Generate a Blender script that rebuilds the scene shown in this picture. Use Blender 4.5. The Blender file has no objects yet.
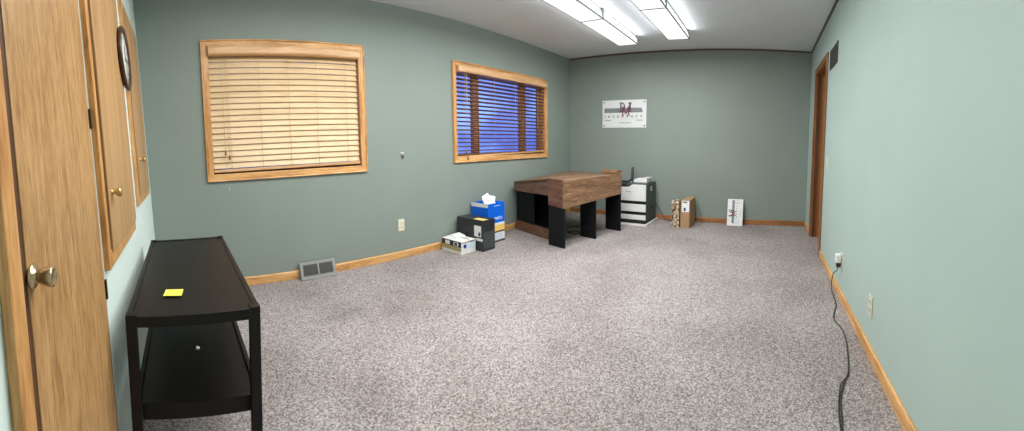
import bpy, bmesh, math, random
from mathutils import Vector, Matrix
random.seed(7)
SC = bpy.context.scene
COL = SC.collection
PI = math.pi

# ------------------------------------------------------------------ room dimensions (metres)
CAM_H = 1.1079          # camera height
YW = 3.0255             # window wall
YR = -0.5874            # right wall
XB = 5.2192             # back wall
XL = -0.2655            # cupboard wall (at camera height)
LEAN = 0.0301           # this wall is slightly out of plumb
ZC = 2.44               # ceiling

# ------------------------------------------------------------------ materials
def srgb(r, g, b):
    f = lambda c: c/12.92 if c <= .04045 else ((c+.055)/1.055)**2.4
    return (f(r/255), f(g/255), f(b/255), 1)

def nodes(name):
    m = bpy.data.materials.new(name); m.use_nodes = True
    nt = m.node_tree
    return m, nt, nt.nodes['Principled BSDF']

def N(nt, t, **kw):
    n = nt.nodes.new(t)
    for k, v in kw.items():
        if k in n.inputs: n.inputs[k].default_value = v
        else: setattr(n, k, v)
    return n

def coords(nt, scale=(1, 1, 1), kind='Object'):
    tc = N(nt, 'ShaderNodeTexCoord'); mp = N(nt, 'ShaderNodeMapping')
    mp.inputs['Scale'].default_value = scale
    nt.links.new(tc.outputs[kind], mp.inputs['Vector'])
    return mp.outputs['Vector']

def plain(name, col, rough=.5, metal=0., var=.06, vscale=6., bump=0., bscale=200., spec=.5):
    """flat colour with a faint, real unevenness"""
    m, nt, p = nodes(name)
    v = coords(nt)
    nz = N(nt, 'ShaderNodeTexNoise'); nz.inputs['Scale'].default_value = vscale; nz.inputs['Detail'].default_value = 4
    nt.links.new(v, nz.inputs['Vector'])
    rp = N(nt, 'ShaderNodeValToRGB')
    lo = [max(0, c*(1-var)) for c in col[:3]]+[1]; hi = [min(1, c*(1+var)) for c in col[:3]]+[1]
    rp.color_ramp.elements[0].position = .3; rp.color_ramp.elements[1].position = .7
    rp.color_ramp.elements[0].color = lo; rp.color_ramp.elements[1].color = hi
    nt.links.new(nz.outputs['Fac'], rp.inputs['Fac'])
    nt.links.new(rp.outputs['Color'], p.inputs['Base Color'])
    p.inputs['Roughness'].default_value = rough; p.inputs['Metallic'].default_value = metal
    p.inputs['Specular IOR Level'].default_value = spec
    if bump:
        n2 = N(nt, 'ShaderNodeTexNoise'); n2.inputs['Scale'].default_value = bscale; n2.inputs['Detail'].default_value = 3
        nt.links.new(v, n2.inputs['Vector'])
        b = N(nt, 'ShaderNodeBump'); b.inputs['Strength'].default_value = bump; b.inputs['Distance'].default_value = .002
        nt.links.new(n2.outputs['Fac'], b.inputs['Height']); nt.links.new(b.outputs['Normal'], p.inputs['Normal'])
    return m

def wood(name, dark, mid, light, grain=(1, 1, 1), rough=.4, scale=1., fine=.35):
    """grain: object-space frequencies; the small one is the direction the grain runs in"""
    m, nt, p = nodes(name)
    v = coords(nt, tuple(g*scale for g in grain))
    a = N(nt, 'ShaderNodeTexNoise'); a.inputs['Scale'].default_value = 1.; a.inputs['Detail'].default_value = 5; a.inputs['Distortion'].default_value = .8
    b = N(nt, 'ShaderNodeTexNoise'); b.inputs['Scale'].default_value = 5.; b.inputs['Detail'].default_value = 3
    nt.links.new(v, a.inputs['Vector']); nt.links.new(v, b.inputs['Vector'])
    mx = N(nt, 'ShaderNodeMix'); mx.data_type = 'FLOAT'; mx.inputs['Factor'].default_value = fine
    nt.links.new(a.outputs['Fac'], mx.inputs[2]); nt.links.new(b.outputs['Fac'], mx.inputs[3])
    rp = N(nt, 'ShaderNodeValToRGB')
    e = rp.color_ramp.elements
    e[0].position = .36; e[0].color = dark; e[1].position = .64; e[1].color = light
    k = e.new(.5); k.color = mid
    nt.links.new(mx.outputs[0], rp.inputs['Fac']); nt.links.new(rp.outputs['Color'], p.inputs['Base Color'])
    p.inputs['Roughness'].default_value = rough
    bp = N(nt, 'ShaderNodeBump'); bp.inputs['Strength'].default_value = .08; bp.inputs['Distance'].default_value = .001
    nt.links.new(mx.outputs[0], bp.inputs['Height']); nt.links.new(bp.outputs['Normal'], p.inputs['Normal'])
    return m

def carpet_mat():
    m, nt, p = nodes('speckled_carpet')
    v = coords(nt)
    fine = N(nt, 'ShaderNodeTexNoise'); fine.inputs['Scale'].default_value = 125; fine.inputs['Detail'].default_value = 3; fine.inputs['Roughness'].default_value = .7
    nt.links.new(v, fine.inputs['Vector'])
    rp = N(nt, 'ShaderNodeValToRGB'); e = rp.color_ramp.elements
    e[0].position = .345; e[0].color = srgb(98, 91, 89); e[1].position = .65; e[1].color = srgb(200, 194, 192)
    k = e.new(.48); k.color = srgb(150, 143, 142)
    nt.links.new(fine.outputs['Fac'], rp.inputs['Fac'])
    # traffic wear: large soft patches
    big = N(nt, 'ShaderNodeTexNoise'); big.inputs['Scale'].default_value = 1.3; big.inputs['Detail'].default_value = 3
    nt.links.new(v, big.inputs['Vector'])
    r2 = N(nt, 'ShaderNodeValToRGB'); e = r2.color_ramp.elements
    e[0].position = .38; e[0].color = (.82, .81, .80, 1); e[1].position = .6; e[1].color = (1, 1, 1, 1)
    nt.links.new(big.outputs['Fac'], r2.inputs['Fac'])
    mu = N(nt, 'ShaderNodeMix'); mu.data_type = 'RGBA'; mu.blend_type = 'MULTIPLY'; mu.inputs['Factor'].default_value = 1
    nt.links.new(rp.outputs['Color'], mu.inputs[6]); nt.links.new(r2.outputs['Color'], mu.inputs[7])
    prev = mu.outputs[2]
    # stains with an outline of their own: (x, y, radius, strength)
    for (sx, sy, rx, ry, st) in STAINS:
        tc = N(nt, 'ShaderNodeTexCoord'); mp = N(nt, 'ShaderNodeMapping')
        mp.inputs['Location'].default_value = (-sx/rx, -sy/ry, 0); mp.inputs['Scale'].default_value = (1/rx, 1/ry, 1)
        nt.links.new(tc.outputs['Object'], mp.inputs['Vector'])
        ad = N(nt, 'ShaderNodeVectorMath'); ad.operation = 'LENGTH'
        wob = N(nt, 'ShaderNodeTexNoise'); wob.inputs['Scale'].default_value = 2.2; wob.inputs['Detail'].default_value = 4
        nt.links.new(mp.outputs['Vector'], wob.inputs['Vector'])
        nt.links.new(mp.outputs['Vector'], ad.inputs[0])
        su = N(nt, 'ShaderNodeMath'); su.operation = 'ADD'
        nt.links.new(ad.outputs['Value'], su.inputs[0]); nt.links.new(wob.outputs['Fac'], su.inputs[1])
        r3 = N(nt, 'ShaderNodeValToRGB'); e = r3.color_ramp.elements
        e[0].position = .55; e[0].color = (1-st, 1-st*1.02, 1-st*1.05, 1); e[1].position = 1.; e[1].color = (1, 1, 1, 1)
        mr = N(nt, 'ShaderNodeMath'); mr.operation = 'MULTIPLY'; mr.inputs[1].default_value = .7
        nt.links.new(su.outputs[0], mr.inputs[0]); nt.links.new(mr.outputs[0], r3.inputs['Fac'])
        m2 = N(nt, 'ShaderNodeMix'); m2.data_type = 'RGBA'; m2.blend_type = 'MULTIPLY'; m2.inputs['Factor'].default_value = 1
        nt.links.new(prev, m2.inputs[6]); nt.links.new(r3.outputs['Color'], m2.inputs[7])
        prev = m2.outputs[2]
    nt.links.new(prev, p.inputs['Base Color'])
    p.inputs['Roughness'].default_value = .95; p.inputs['Specular IOR Level'].default_value = .1
    bn = N(nt, 'ShaderNodeTexNoise'); bn.inputs['Scale'].default_value = 140; bn.inputs['Detail'].default_value = 2
    nt.links.new(v, bn.inputs['Vector'])
    b = N(nt, 'ShaderNodeBump'); b.inputs['Strength'].default_value = .5; b.inputs['Distance'].default_value = .006
    nt.links.new(bn.outputs['Fac'], b.inputs['Height']); nt.links.new(b.outputs['Normal'], p.inputs['Normal'])
    return m

def glow(name, col, strength):
    m, nt, p = nodes(name)
    p.inputs['Base Color'].default_value = (.9, .9, .88, 1)
    p.inputs['Emission Color'].default_value = col; p.inputs['Emission Strength'].default_value = strength
    p.inputs['Roughness'].default_value = .35
    return m

def glass_mat():
    m, nt, p = nodes('window_glass')
    out = nt.nodes['Material Output']
    tr = N(nt, 'ShaderNodeBsdfTransparent'); tr.inputs['Color'].default_value = (.93, .96, .97, 1)
    gl = N(nt, 'ShaderNodeBsdfGlossy'); gl.inputs['Roughness'].default_value = .02
    fr = N(nt, 'ShaderNodeFresnel'); fr.inputs['IOR'].default_value = 1.45
    mx = N(nt, 'ShaderNodeMixShader')
    ge = N(nt, 'ShaderNodeNewGeometry'); fm = N(nt, 'ShaderNodeMath'); fm.operation = 'SUBTRACT'; fm.use_clamp = True
    nt.links.new(fr.outputs[0], fm.inputs[0]); nt.links.new(ge.outputs['Backfacing'], fm.inputs[1]); nt.links.new(fm.outputs[0], mx.inputs[0]); nt.links.new(tr.outputs[0], mx.inputs[1]); nt.links.new(gl.outputs[0], mx.inputs[2])
    nt.links.new(mx.outputs[0], out.inputs['Surface'])
    return m

def floral_mat():
    m, nt, p = nodes('floral_paper')
    v = coords(nt)
    vo = N(nt, 'ShaderNodeTexVoronoi'); vo.inputs['Scale'].default_value = 34
    nt.links.new(v, vo.inputs['Vector'])
    nz = N(nt, 'ShaderNodeTexNoise'); nz.inputs['Scale'].default_value = 38; nz.inputs['Detail'].default_value = 2
    nt.links.new(v, nz.inputs['Vector'])
    ad = N(nt, 'ShaderNodeMath'); ad.operation = 'MULTIPLY_ADD'; ad.inputs[1].default_value = .55
    nt.links.new(vo.outputs['Distance'], ad.inputs[0]); nt.links.new(nz.outputs['Fac'], ad.inputs[2])
    rp = N(nt, 'ShaderNodeValToRGB'); e = rp.color_ramp.elements; rp.color_ramp.interpolation = 'EASE'
    e[0].position = .58; e[0].color = srgb(216, 205, 180); e[1].position = .98; e[1].color = srgb(78, 62, 52)
    k = e.new(.78); k.color = srgb(160, 136, 108)
    nt.links.new(ad.outputs[0], rp.inputs['Fac']); nt.links.new(rp.outputs['Color'], p.inputs['Base Color'])
    p.inputs['Roughness'].default_value = .6
    return m

STAINS = [(-1.272, 1.189, 0.3, 0.16, 0.2), (-0.952, 1.068, 0.16, 0.12, 0.12), (-1.513, 0.369, 0.26, 0.3, 0.2), (-0.967, 0.643, 0.12, 0.08, 0.14), (-0.597, 0.002, 0.16, 0.1, 0.1)]

M = {}
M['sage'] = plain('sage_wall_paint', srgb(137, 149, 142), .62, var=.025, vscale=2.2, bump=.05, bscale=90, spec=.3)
M['sage_brightened'] = plain('sage_wall_brightened', srgb(172, 192, 186), .6, var=.025, vscale=2.2, bump=.05, bscale=90, spec=.3)  # sage lightened so the right wall's extra brightness sits in the colour
M['mint_brightened'] = plain('mint_wall_brightened', srgb(222, 240, 234), .6, var=.02, vscale=2.2, bump=.05, bscale=90, spec=.3)  # lightened so the cupboard wall's brightness is put into its tone
M['ceiling'] = plain('ceiling_paint', srgb(226, 230, 234), .8, var=.02, vscale=3, bump=.08, bscale=120, spec=.2)
M['carpet'] = carpet_mat()
OAK = (srgb(150, 104, 58), srgb(186, 136, 82), srgb(208, 160, 104))
M['oak_v'] = wood('oak_upright_grain', srgb(148, 108, 66), srgb(186, 144, 94), srgb(204, 164, 112), (9, 9, .9), .38, 5.6, .45)
M['oak_frame'] = wood('golden_oak_trim', srgb(170, 118, 64), srgb(206, 152, 92), srgb(226, 176, 116), (10, 10, 1.2), .38, 3.)
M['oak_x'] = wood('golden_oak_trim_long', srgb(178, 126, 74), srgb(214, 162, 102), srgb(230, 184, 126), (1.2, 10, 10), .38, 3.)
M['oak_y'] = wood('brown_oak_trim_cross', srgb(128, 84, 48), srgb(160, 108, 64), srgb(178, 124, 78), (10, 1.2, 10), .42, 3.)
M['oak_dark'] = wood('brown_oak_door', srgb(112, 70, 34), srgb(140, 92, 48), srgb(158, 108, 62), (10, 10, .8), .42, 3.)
M['cab'] = wood('cupboard_oak_veneer', srgb(166, 126, 80), srgb(184, 144, 96), srgb(196, 156, 108), (10, 10, .5), .4, 2.4, .25)
M['reveal'] = wood('shadowed_brown_stop', srgb(74, 46, 28), srgb(88, 56, 34), srgb(98, 64, 40), (9, 9, .6), .6, 3.)  # shade of gaps and recesses put into a dark brown
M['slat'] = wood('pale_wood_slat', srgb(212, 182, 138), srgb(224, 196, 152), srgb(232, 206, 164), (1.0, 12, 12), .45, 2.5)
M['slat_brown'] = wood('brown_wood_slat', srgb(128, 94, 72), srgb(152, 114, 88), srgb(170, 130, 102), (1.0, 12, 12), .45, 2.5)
M['valance'] = wood('tan_wood_valance', srgb(190, 146, 100), srgb(212, 168, 120), srgb(224, 182, 136), (1.0, 10, 10), .35, 2.5)
M['cord'] = plain('cream_blind_cord', srgb(200, 176, 132), .8)
M['tassel'] = plain('brown_wood_tassel', srgb(120, 84, 50), .5)
M['dark_trim'] = plain('dark_brown_ceiling_trim', srgb(92, 72, 60), .6)
M['sash'] = wood('brown_window_sash', srgb(128, 86, 54), srgb(156, 108, 70), srgb(174, 126, 86), (9, 9, .9), .5, 3.)
M['glass'] = glass_mat()
M['black_table'] = plain('black_laminate', srgb(22, 20, 19), .42, var=.12, vscale=3, spec=.3)
M['black_metal'] = plain('black_table_leg', srgb(24, 22, 22), .5, spec=.3)
M['black_panel'] = plain('black_desk_laminate', srgb(15, 18, 21), .6, var=.1, spec=.25)
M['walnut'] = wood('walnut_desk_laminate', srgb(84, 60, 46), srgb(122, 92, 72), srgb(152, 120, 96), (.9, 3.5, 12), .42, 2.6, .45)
M['walnut_front'] = wood('walnut_desk_front', srgb(98, 70, 50), srgb(144, 110, 82), srgb(176, 140, 106), (.9, 3.5, 12), .42, 2.6, .45)  # desk laminate lightened: the brighter front face is painted in
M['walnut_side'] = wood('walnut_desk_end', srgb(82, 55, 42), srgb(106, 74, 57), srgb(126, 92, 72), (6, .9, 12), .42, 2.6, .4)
M['note'] = plain('yellow_sticky_paper', srgb(234, 240, 96), .7)
M['paper'] = plain('white_paper', srgb(240, 242, 244), .7, var=.02)
M['brass'] = plain('brushed_brass', srgb(206, 176, 118), .28, metal=.9, var=.08)
M['satin'] = plain('satin_gold_knob', srgb(200, 184, 148), .25, metal=.85, var=.08)
M['hinge'] = plain('dark_bronze_hinge', srgb(58, 48, 40), .45, metal=.5)
M['jamb_white'] = plain('white_jamb_paint', srgb(232, 236, 228), .5)
M['clock_rim'] = wood('dark_clock_wood', srgb(44, 24, 18), srgb(66, 38, 28), srgb(84, 50, 36), (6, 6, 6), .3, 2.)
M['clock_face'] = plain('clock_face', srgb(214, 220, 214), .35)
M['black'] = plain('matt_black', srgb(22, 22, 24), .5)
M['grey_metal'] = plain('grey_register_enamel', srgb(150, 150, 148), .45, metal=.2)
M['grey_dark'] = plain('dark_register_louvre', srgb(96, 98, 98), .5, metal=.2)
M['vent'] = plain('dark_return_grille', srgb(58, 62, 61), .55)
M['vent_dark'] = plain('vent_inside', srgb(34, 38, 38), .7)
M['ivory'] = plain('ivory_plate', srgb(226, 222, 200), .4)
M['beige'] = plain('beige_plate', srgb(204, 202, 182), .45)
M['white_plastic'] = plain('white_plastic', srgb(232, 234, 234), .35, var=.02)
M['charcoal'] = plain('charcoal_plastic', srgb(62, 70, 72), .45)
M['steel'] = plain('steel_hook', srgb(170, 172, 170), .3, metal=.9)
M['cable'] = plain('brown_black_cable', srgb(50, 44, 42), .6)
M['cardboard'] = plain('brown_cardboard', srgb(172, 140, 104), .8, var=.05)
M['cardboard_edge'] = plain('cardboard_edge', srgb(156, 132, 98), .8)
M['floral'] = floral_mat()
M['box_black'] = plain('black_printed_carton', srgb(42, 44, 48), .4)
M['box_white'] = plain('white_carton', srgb(228, 230, 226), .6)
M['box_blue'] = plain('bright_blue_print', srgb(10, 104, 226), .4)
M['box_yellow'] = plain('yellow_print', srgb(244, 208, 120), .5)
M['box_olive'] = plain('olive_print', srgb(168, 158, 112), .5)
M['box_navy'] = plain('navy_print', srgb(44, 52, 120), .5)
M['sky_label'] = plain('pale_blue_print', srgb(206, 222, 236), .5)
M['sign_white'] = plain('white_sign_board', srgb(226, 230, 230), .4, var=.015)
M['sign_grey'] = plain('grey_sign_band', srgb(128, 132, 136), .5)
M['sign_red'] = plain('maroon_sign_print', srgb(126, 50, 68), .5)
M['sign_dark'] = plain('charcoal_sign_print', srgb(84, 76, 82), .5)
M['steel_lamp'] = plain('white_lamp_enamel', srgb(225, 226, 226), .4)
M['diffuser'] = glow('fluorescent_diffuser', (1, .99, .96, 1), .86)
M['side_lens'] = glow('fluorescent_side_lens', (.93, .98, 1, 1), .8)
M['seam'] = plain('grey_lamp_seam', srgb(120, 120, 118), .5)
M['dirt'] = plain('outdoor_snow', srgb(150, 160, 190), .9, vscale=1.5, var=.2)
M['lint'] = plain('white_lint', srgb(225, 225, 220), .9)

# ------------------------------------------------------------------ mesh building
def leanpt(y, z, o):
    """point on the cupboard wall: y along it, z up, o out of it into the room"""
    return Vector((XL - LEAN*(z-CAM_H) + o, y, z))

class MB:
    def __init__(s, xf=None): s.bm = bmesh.new(); s.xf = xf
    def hexa(s, pts, mi=0):
        """8 points: 4 bottom (ring) then 4 top (ring)"""
        vs = [s.bm.verts.new(s.xf(*p) if s.xf else p) for p in pts]
        for f in ((3, 2, 1, 0), (4, 5, 6, 7), (0, 1, 5, 4), (1, 2, 6, 5), (2, 3, 7, 6), (3, 0, 4, 7)):
            fc = s.bm.faces.new([vs[i] for i in f]); fc.material_index = mi
        return s
    def box(s, x0, x1, y0, y1, z0, z1, mi=0):
        return s.hexa([(x0, y0, z0), (x1, y0, z0), (x1, y1, z0), (x0, y1, z0), (x0, y0, z1), (x1, y0, z1), (x1, y1, z1), (x0, y1, z1)], mi)
    def prism(s, ring, vec, mi=0):
        """ring of 3D points swept along vec"""
        v = Vector(vec)
        a = [s.bm.verts.new(s.xf(*p) if s.xf else p) for p in ring]
        b = [s.bm.verts.new(s.xf(*(Vector(p)+v)) if s.xf else Vector(p)+v) for p in ring]
        n = len(ring)
        for f in [a[::-1], b]+[[a[i], a[(i+1) % n], b[(i+1) % n], b[i]] for i in range(n)]:
            fc = s.bm.faces.new(f); fc.material_index = mi
        return s
    def lathe(s, o, axis, prof, seg=24, smooth=True):
        """prof: (radius, distance along axis) rings, closed at both ends"""
        o = Vector(o); ax = Vector(axis).normalized(); u = ax.orthogonal().normalized(); w = ax.cross(u)
        rings = []
        for r, d in prof:
            rings.append([s.bm.verts.new(o+ax*d+(u*math.cos(2*PI*k/seg)+w*math.sin(2*PI*k/seg))*max(r, 1e-5)) for k in range(seg)])
        for a, b in zip(rings, rings[1:]):
            for k in range(seg):
                f = s.bm.faces.new((a[k], a[(k+1) % seg], b[(k+1) % seg], b[k])); f.smooth = smooth
        s.bm.faces.new(rings[0][::-1]); s.bm.faces.new(rings[-1])
        return s
    def tube(s, pts, r, seg=8):
        pts = [Vector(p) for p in pts]; rings = []
        up = Vector((0, 0, 1))
        for i, p in enumerate(pts):
            t = (pts[min(i+1, len(pts)-1)]-pts[max(i-1, 0)]).normalized()
            u = t.cross(up)
            if u.length < 1e-3: u = t.cross(Vector((1, 0, 0)))
            u.normalize(); w = t.cross(u)
            rings.append([s.bm.verts.new(p+(u*math.cos(2*PI*k/seg)+w*math.sin(2*PI*k/seg))*r) for k in range(seg)])
        for a, b in zip(rings, rings[1:]):
            for k in range(seg):
                f = s.bm.faces.new((a[k], a[(k+1) % seg], b[(k+1) % seg], b[k])); f.smooth = True
        s.bm.faces.new(rings[0][::-1]); s.bm.faces.new(rings[-1])
        return s
    def build(s, name, mat, parent=None, bevel=0., seg=2, smooth=False):
        me = bpy.data.meshes.new(name)
        bmesh.ops.recalc_face_normals(s.bm, faces=s.bm.faces)
        off = Vector(parent_world(parent)) if parent else base_of(s.bm)
        for v in s.bm.verts: v.co -= off
        s.bm.to_mesh(me); s.bm.free()
        for mm in (mat if isinstance(mat, (list, tuple)) else [mat]): me.materials.append(M[mm])
        o = bpy.data.objects.new(name, me); COL.objects.link(o)
        if parent: o.parent = parent
        else: o.location = off
        if bevel:
            b = o.modifiers.new('bevel', 'BEVEL'); b.width = bevel; b.segments = seg; b.limit_method = 'ANGLE'; b.angle_limit = math.radians(40)
        return o

def base_of(bm):
    xs = [v.co.x for v in bm.verts]; ys = [v.co.y for v in bm.verts]; zs = [v.co.z for v in bm.verts]
    return Vector(((min(xs)+max(xs))/2, (min(ys)+max(ys))/2, min(zs)))

def parent_world(o):
    loc = Vector((0, 0, 0))
    while o: loc += o.location; o = o.parent
    return loc

def tag(o, label, cat, group=None, kind=None):
    o['label'] = label; o['category'] = cat
    if group: o['group'] = group
    if kind: o['kind'] = kind
    return o

def thing(name, label, cat, loc, group=None):
    o = bpy.data.objects.new(name, None); COL.objects.link(o); o.location = loc
    o.empty_display_size = .05
    return tag(o, label, cat, group)

def structure(o): o['kind'] = 'structure'; return o

def struct_empty(name, loc):
    o = bpy.data.objects.new(name, None); COL.objects.link(o); o.location = loc; o.empty_display_size = .05
    return structure(o)

def copy_thing(src, loc):
    c = src.copy(); COL.objects.link(c); c.location = loc
    for ch in src.children:
        d = ch.copy(); COL.objects.link(d); d.parent = c
        for g in ch.children:
            e = g.copy(); COL.objects.link(e); e.parent = d
    return c

def grid_cells(a0, a1, b0, b1, holes):
    """cells of a rectangle minus rectangular holes"""
    A = sorted({a0, a1, *[h[0] for h in holes], *[h[1] for h in holes]}); Bs = sorted({b0, b1, *[h[2] for h in holes], *[h[3] for h in holes]})
    for i in range(len(A)-1):
        for j in range(len(Bs)-1):
            ca, cb = (A[i]+A[i+1])/2, (Bs[j]+Bs[j+1])/2
            if any(h[0] < ca < h[1] and h[2] < cb < h[3] for h in holes): continue
            yield A[i], A[i+1], Bs[j], Bs[j+1]

# ------------------------------------------------------------------ room shell
WIN1 = (0.26, 1.60, 0.925, 1.965)     # openings in the window wall  x0 x1 z0 z1
WIN2 = (2.775, 4.48, 0.945, 1.955)
DOORR = (3.80, 4.60, 0.0, 2.01)        # opening in the right wall
DOORL = (0.509, 1.125, 0.0, 2.03)      # opening in the cupboard wall (y0 y1 z0 z1)
T = .14

structure(MB().box(-.8, XB+T, YR-.5, YW+T, -.1, 0).build('floor', 'carpet'))
structure(MB().box(-.8, XB+T, YR-.5, YW+T, ZC, ZC+.1).build('ceiling', 'ceiling'))
m = MB()
for a, b, c, d in grid_cells(-.7, XB+T, 0, ZC, [WIN1, WIN2]): m.box(a, b, YW, YW+T, c, d)
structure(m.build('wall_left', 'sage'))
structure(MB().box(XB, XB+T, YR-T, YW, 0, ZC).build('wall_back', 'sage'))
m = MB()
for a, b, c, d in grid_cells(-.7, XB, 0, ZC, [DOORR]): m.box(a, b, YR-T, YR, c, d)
structure(m.build('wall_right', 'sage_brightened'))
m = MB(leanpt)
for a, b, c, d in grid_cells(YR-.1, YW+.05, -.02, ZC+.02, [DOORL]): m.box(a, b, c, d, -.12, 0)
structure(m.build('wall_front', 'mint_brightened'))

# baseboards (small rounded top) and the dark strip under the ceiling
def baseboard(name, ring, vec, mat): structure(MB().prism(ring, vec).build(name, mat, bevel=.004))
h = .072
baseboard('baseboard_left', [(.20-.44, YW, 0), (.20-.44, YW-.014, 0), (.20-.44, YW-.014, h-.008), (.20-.44, YW-.006, h), (.20-.44, YW, h)], (XB-.02+.24, 0, 0), 'oak_x')
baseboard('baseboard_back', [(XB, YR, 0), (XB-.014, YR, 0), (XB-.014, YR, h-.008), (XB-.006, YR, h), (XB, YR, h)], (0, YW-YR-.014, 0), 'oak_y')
for i, (x0, x1) in enumerate(((-.25, 3.715), (4.685, XB-.014))):
    baseboard('baseboard_right' if i == 0 else 'baseboard_far_right', [(x0, YR, 0), (x0, YR+.014, 0), (x0, YR+.014, h-.008), (x0, YR+.006, h), (x0, YR, h)], (x1-x0, 0, 0), 'oak_x')
structure(MB().box(XB-.018, XB, YR, YW, ZC-.022, ZC).build('trim_1', 'dark_trim', bevel=.003))
structure(MB().box(-.25, XB-.018, YR, YR+.018, ZC-.022, ZC).build('trim_2', 'dark_trim', bevel=.003))

# ------------------------------------------------------------------ windows with casing, sash and glass
def casing_boards(root, x0, x1, z0, z1, w, y, d, name, bevel):
    """mitred picture-frame casing, one board per side: outer x0..x1, z0..z1, width w, standing d proud of y"""
    o = [(x0, z0), (x1, z0), (x1, z1), (x0, z1)]; i = [(x0+w, z0+w), (x1-w, z0+w), (x1-w, z1-w), (x0+w, z1-w)]
    for k in range(4):
        a, b, c, e = o[k], o[(k+1) % 4], i[(k+1) % 4], i[k]
        m = MB().hexa([(a[0], y, a[1]), (b[0], y, b[1]), (c[0], y, c[1]), (e[0], y, e[1]),
                (a[0], y-d, a[1]), (b[0], y-d, b[1]), (c[0], y-d*.75, c[1]), (e[0], y-d*.75, e[1])])
        m.build(name, 'oak_x' if k % 2 == 0 else 'oak_frame', root, bevel=bevel)

def window(name, out, mulls):
    x0, x1, z0, z1 = out
    root = struct_empty(name, ((x0+x1)/2, YW, z0))
    w = .058
    casing_boards(root, x0+.013, x1-.013, z0+.013, z1-.013, w-.013, YW, .018, 'window_casing', .003)
    casing_boards(root, x0, x1, z0, z1, .0125, YW, .026, 'casing_bead', .004)
    xi, xj, zi, zj = x0+w-.006, x1-w+.006, z0+w-.006, z1-w+.006
    j = MB()
    j.box(xi-.012, xi, YW, YW+T, zi, zj).box(xj, xj+.012, YW, YW+T, zi, zj).box(xi-.012, xj+.012, YW, YW+T, zi-.012, zi).box(xi-.012, xj+.012, YW, YW+T, zj, zj+.012)
    j.build('window_jamb', 'oak_frame', root)
    s = MB(); f = .045
    ys = (YW+.085, YW+.12)
    s.box(xi, xi+f, *ys, zi, zj).box(xj-f, xj, *ys, zi, zj).box(xi+f, xj-f, *ys, zi, zi+f).box(xi+f, xj-f, *ys, zj-f, zj)
    s.build('window_sash', 'sash', root, bevel=.003)
    edges = [xi+f]
    for (a, b) in mulls:
        MB().box(a, b, YW+.07, YW+.125, zi+f, zj-f).build('mullion', 'sash', root, bevel=.003)
        edges += [a, b]
    edges.append(xj-f)
    for a, b in zip(edges[::2], edges[1::2]):
        MB().box(a, b, YW+.1, YW+.104, zi+f, zj-f).build('window_glass', 'glass', root)
    return root
window('window_1', (0.211, 1.650, 0.882, 2.021), [(.92, .99)])
window('window_2', (2.716, 4.528, 0.905, 2.009), [(3.11, 3.205), (4.02, 4.125)])

def blind(label, x0, x1, zt, zb, pitch, tilt, slatm, railm, n, drop0, drop1, ladders, wand):
    """horizontal wooden blind hung in the casing; slats share one stack mesh"""
    yb = YW-.012
    root = thing('wooden_blind', label, 'window blind', ((x0+x1)/2, YW-.02, zb), 'wooden blinds in the windows')
    v = MB()
    pr = [(x0-.004, YW+.01, zt), (x0-.004, YW+.01, zt-.078), (x0-.004, YW-.05, zt-.078), (x0-.004, YW-.056, zt-.066), (x0-.004, YW-.052, zt-.02), (x0-.004, YW-.044, zt)]
    v.prism(pr, (x1-x0+.008, 0, 0))
    v.build('valance', railm, root, bevel=.003)
    m = MB(); c, s_ = math.cos(tilt), math.sin(tilt)
    for k in range(n):
        z = zt-.095-k*pitch
        hw, th = .0265, .0016
        def P(x, a, b): return (x, yb+.035+a*c-b*s_, z+a*s_+b*c)
        m.hexa([P(x0, -hw, -th), P(x1, -hw, -th), P(x1, hw, -th), P(x0, hw, -th), P(x0, -hw, th), P(x1, -hw, th), P(x1, hw, th), P(x0, hw, th)])
    m.build('slats', slatm, root)
    r = MB()
    r.hexa([(x0, yb+.01, drop0), (x1, yb+.01, drop1), (x1, yb+.06, drop1), (x0, yb+.06, drop0), (x0, yb+.01, drop0+.022), (x1, yb+.01, drop1+.022), (x1, yb+.06, drop1+.022), (x0, yb+.06, drop0+.022)])
    r.build('bottom_rail', railm, root, bevel=.003)
    for x in ladders:
        t = (x-x0)/(x1-x0); zd = drop0*(1-t)+drop1*t
        MB().tube([(x, yb+.004, zt-.07), (x, yb+.004, zd+.02)], .0016, 6).build('ladder_cord', 'cord', root)
    for x, zl in wand:
        w = MB().tube([(x, yb-.012, zt-.07), (x, yb-.012, zl+.04)], .0017, 6).build('lift_cord', 'cord', root)
        MB().lathe((x, yb-.012, zl), (0, 0, 1), [(.004, 0), (.0085, .004), (.007, .025), (.003, .042)], 10).build('tassel', 'tassel', w)
    return root
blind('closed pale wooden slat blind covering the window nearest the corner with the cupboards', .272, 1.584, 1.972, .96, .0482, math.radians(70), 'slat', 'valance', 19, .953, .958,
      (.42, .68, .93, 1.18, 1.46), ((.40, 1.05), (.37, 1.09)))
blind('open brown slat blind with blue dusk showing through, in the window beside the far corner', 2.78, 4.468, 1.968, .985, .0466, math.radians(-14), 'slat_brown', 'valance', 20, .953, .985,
      (2.93, 3.40, 3.80, 4.3), ((2.89, 1.0), (2.92, .93)))

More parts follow.
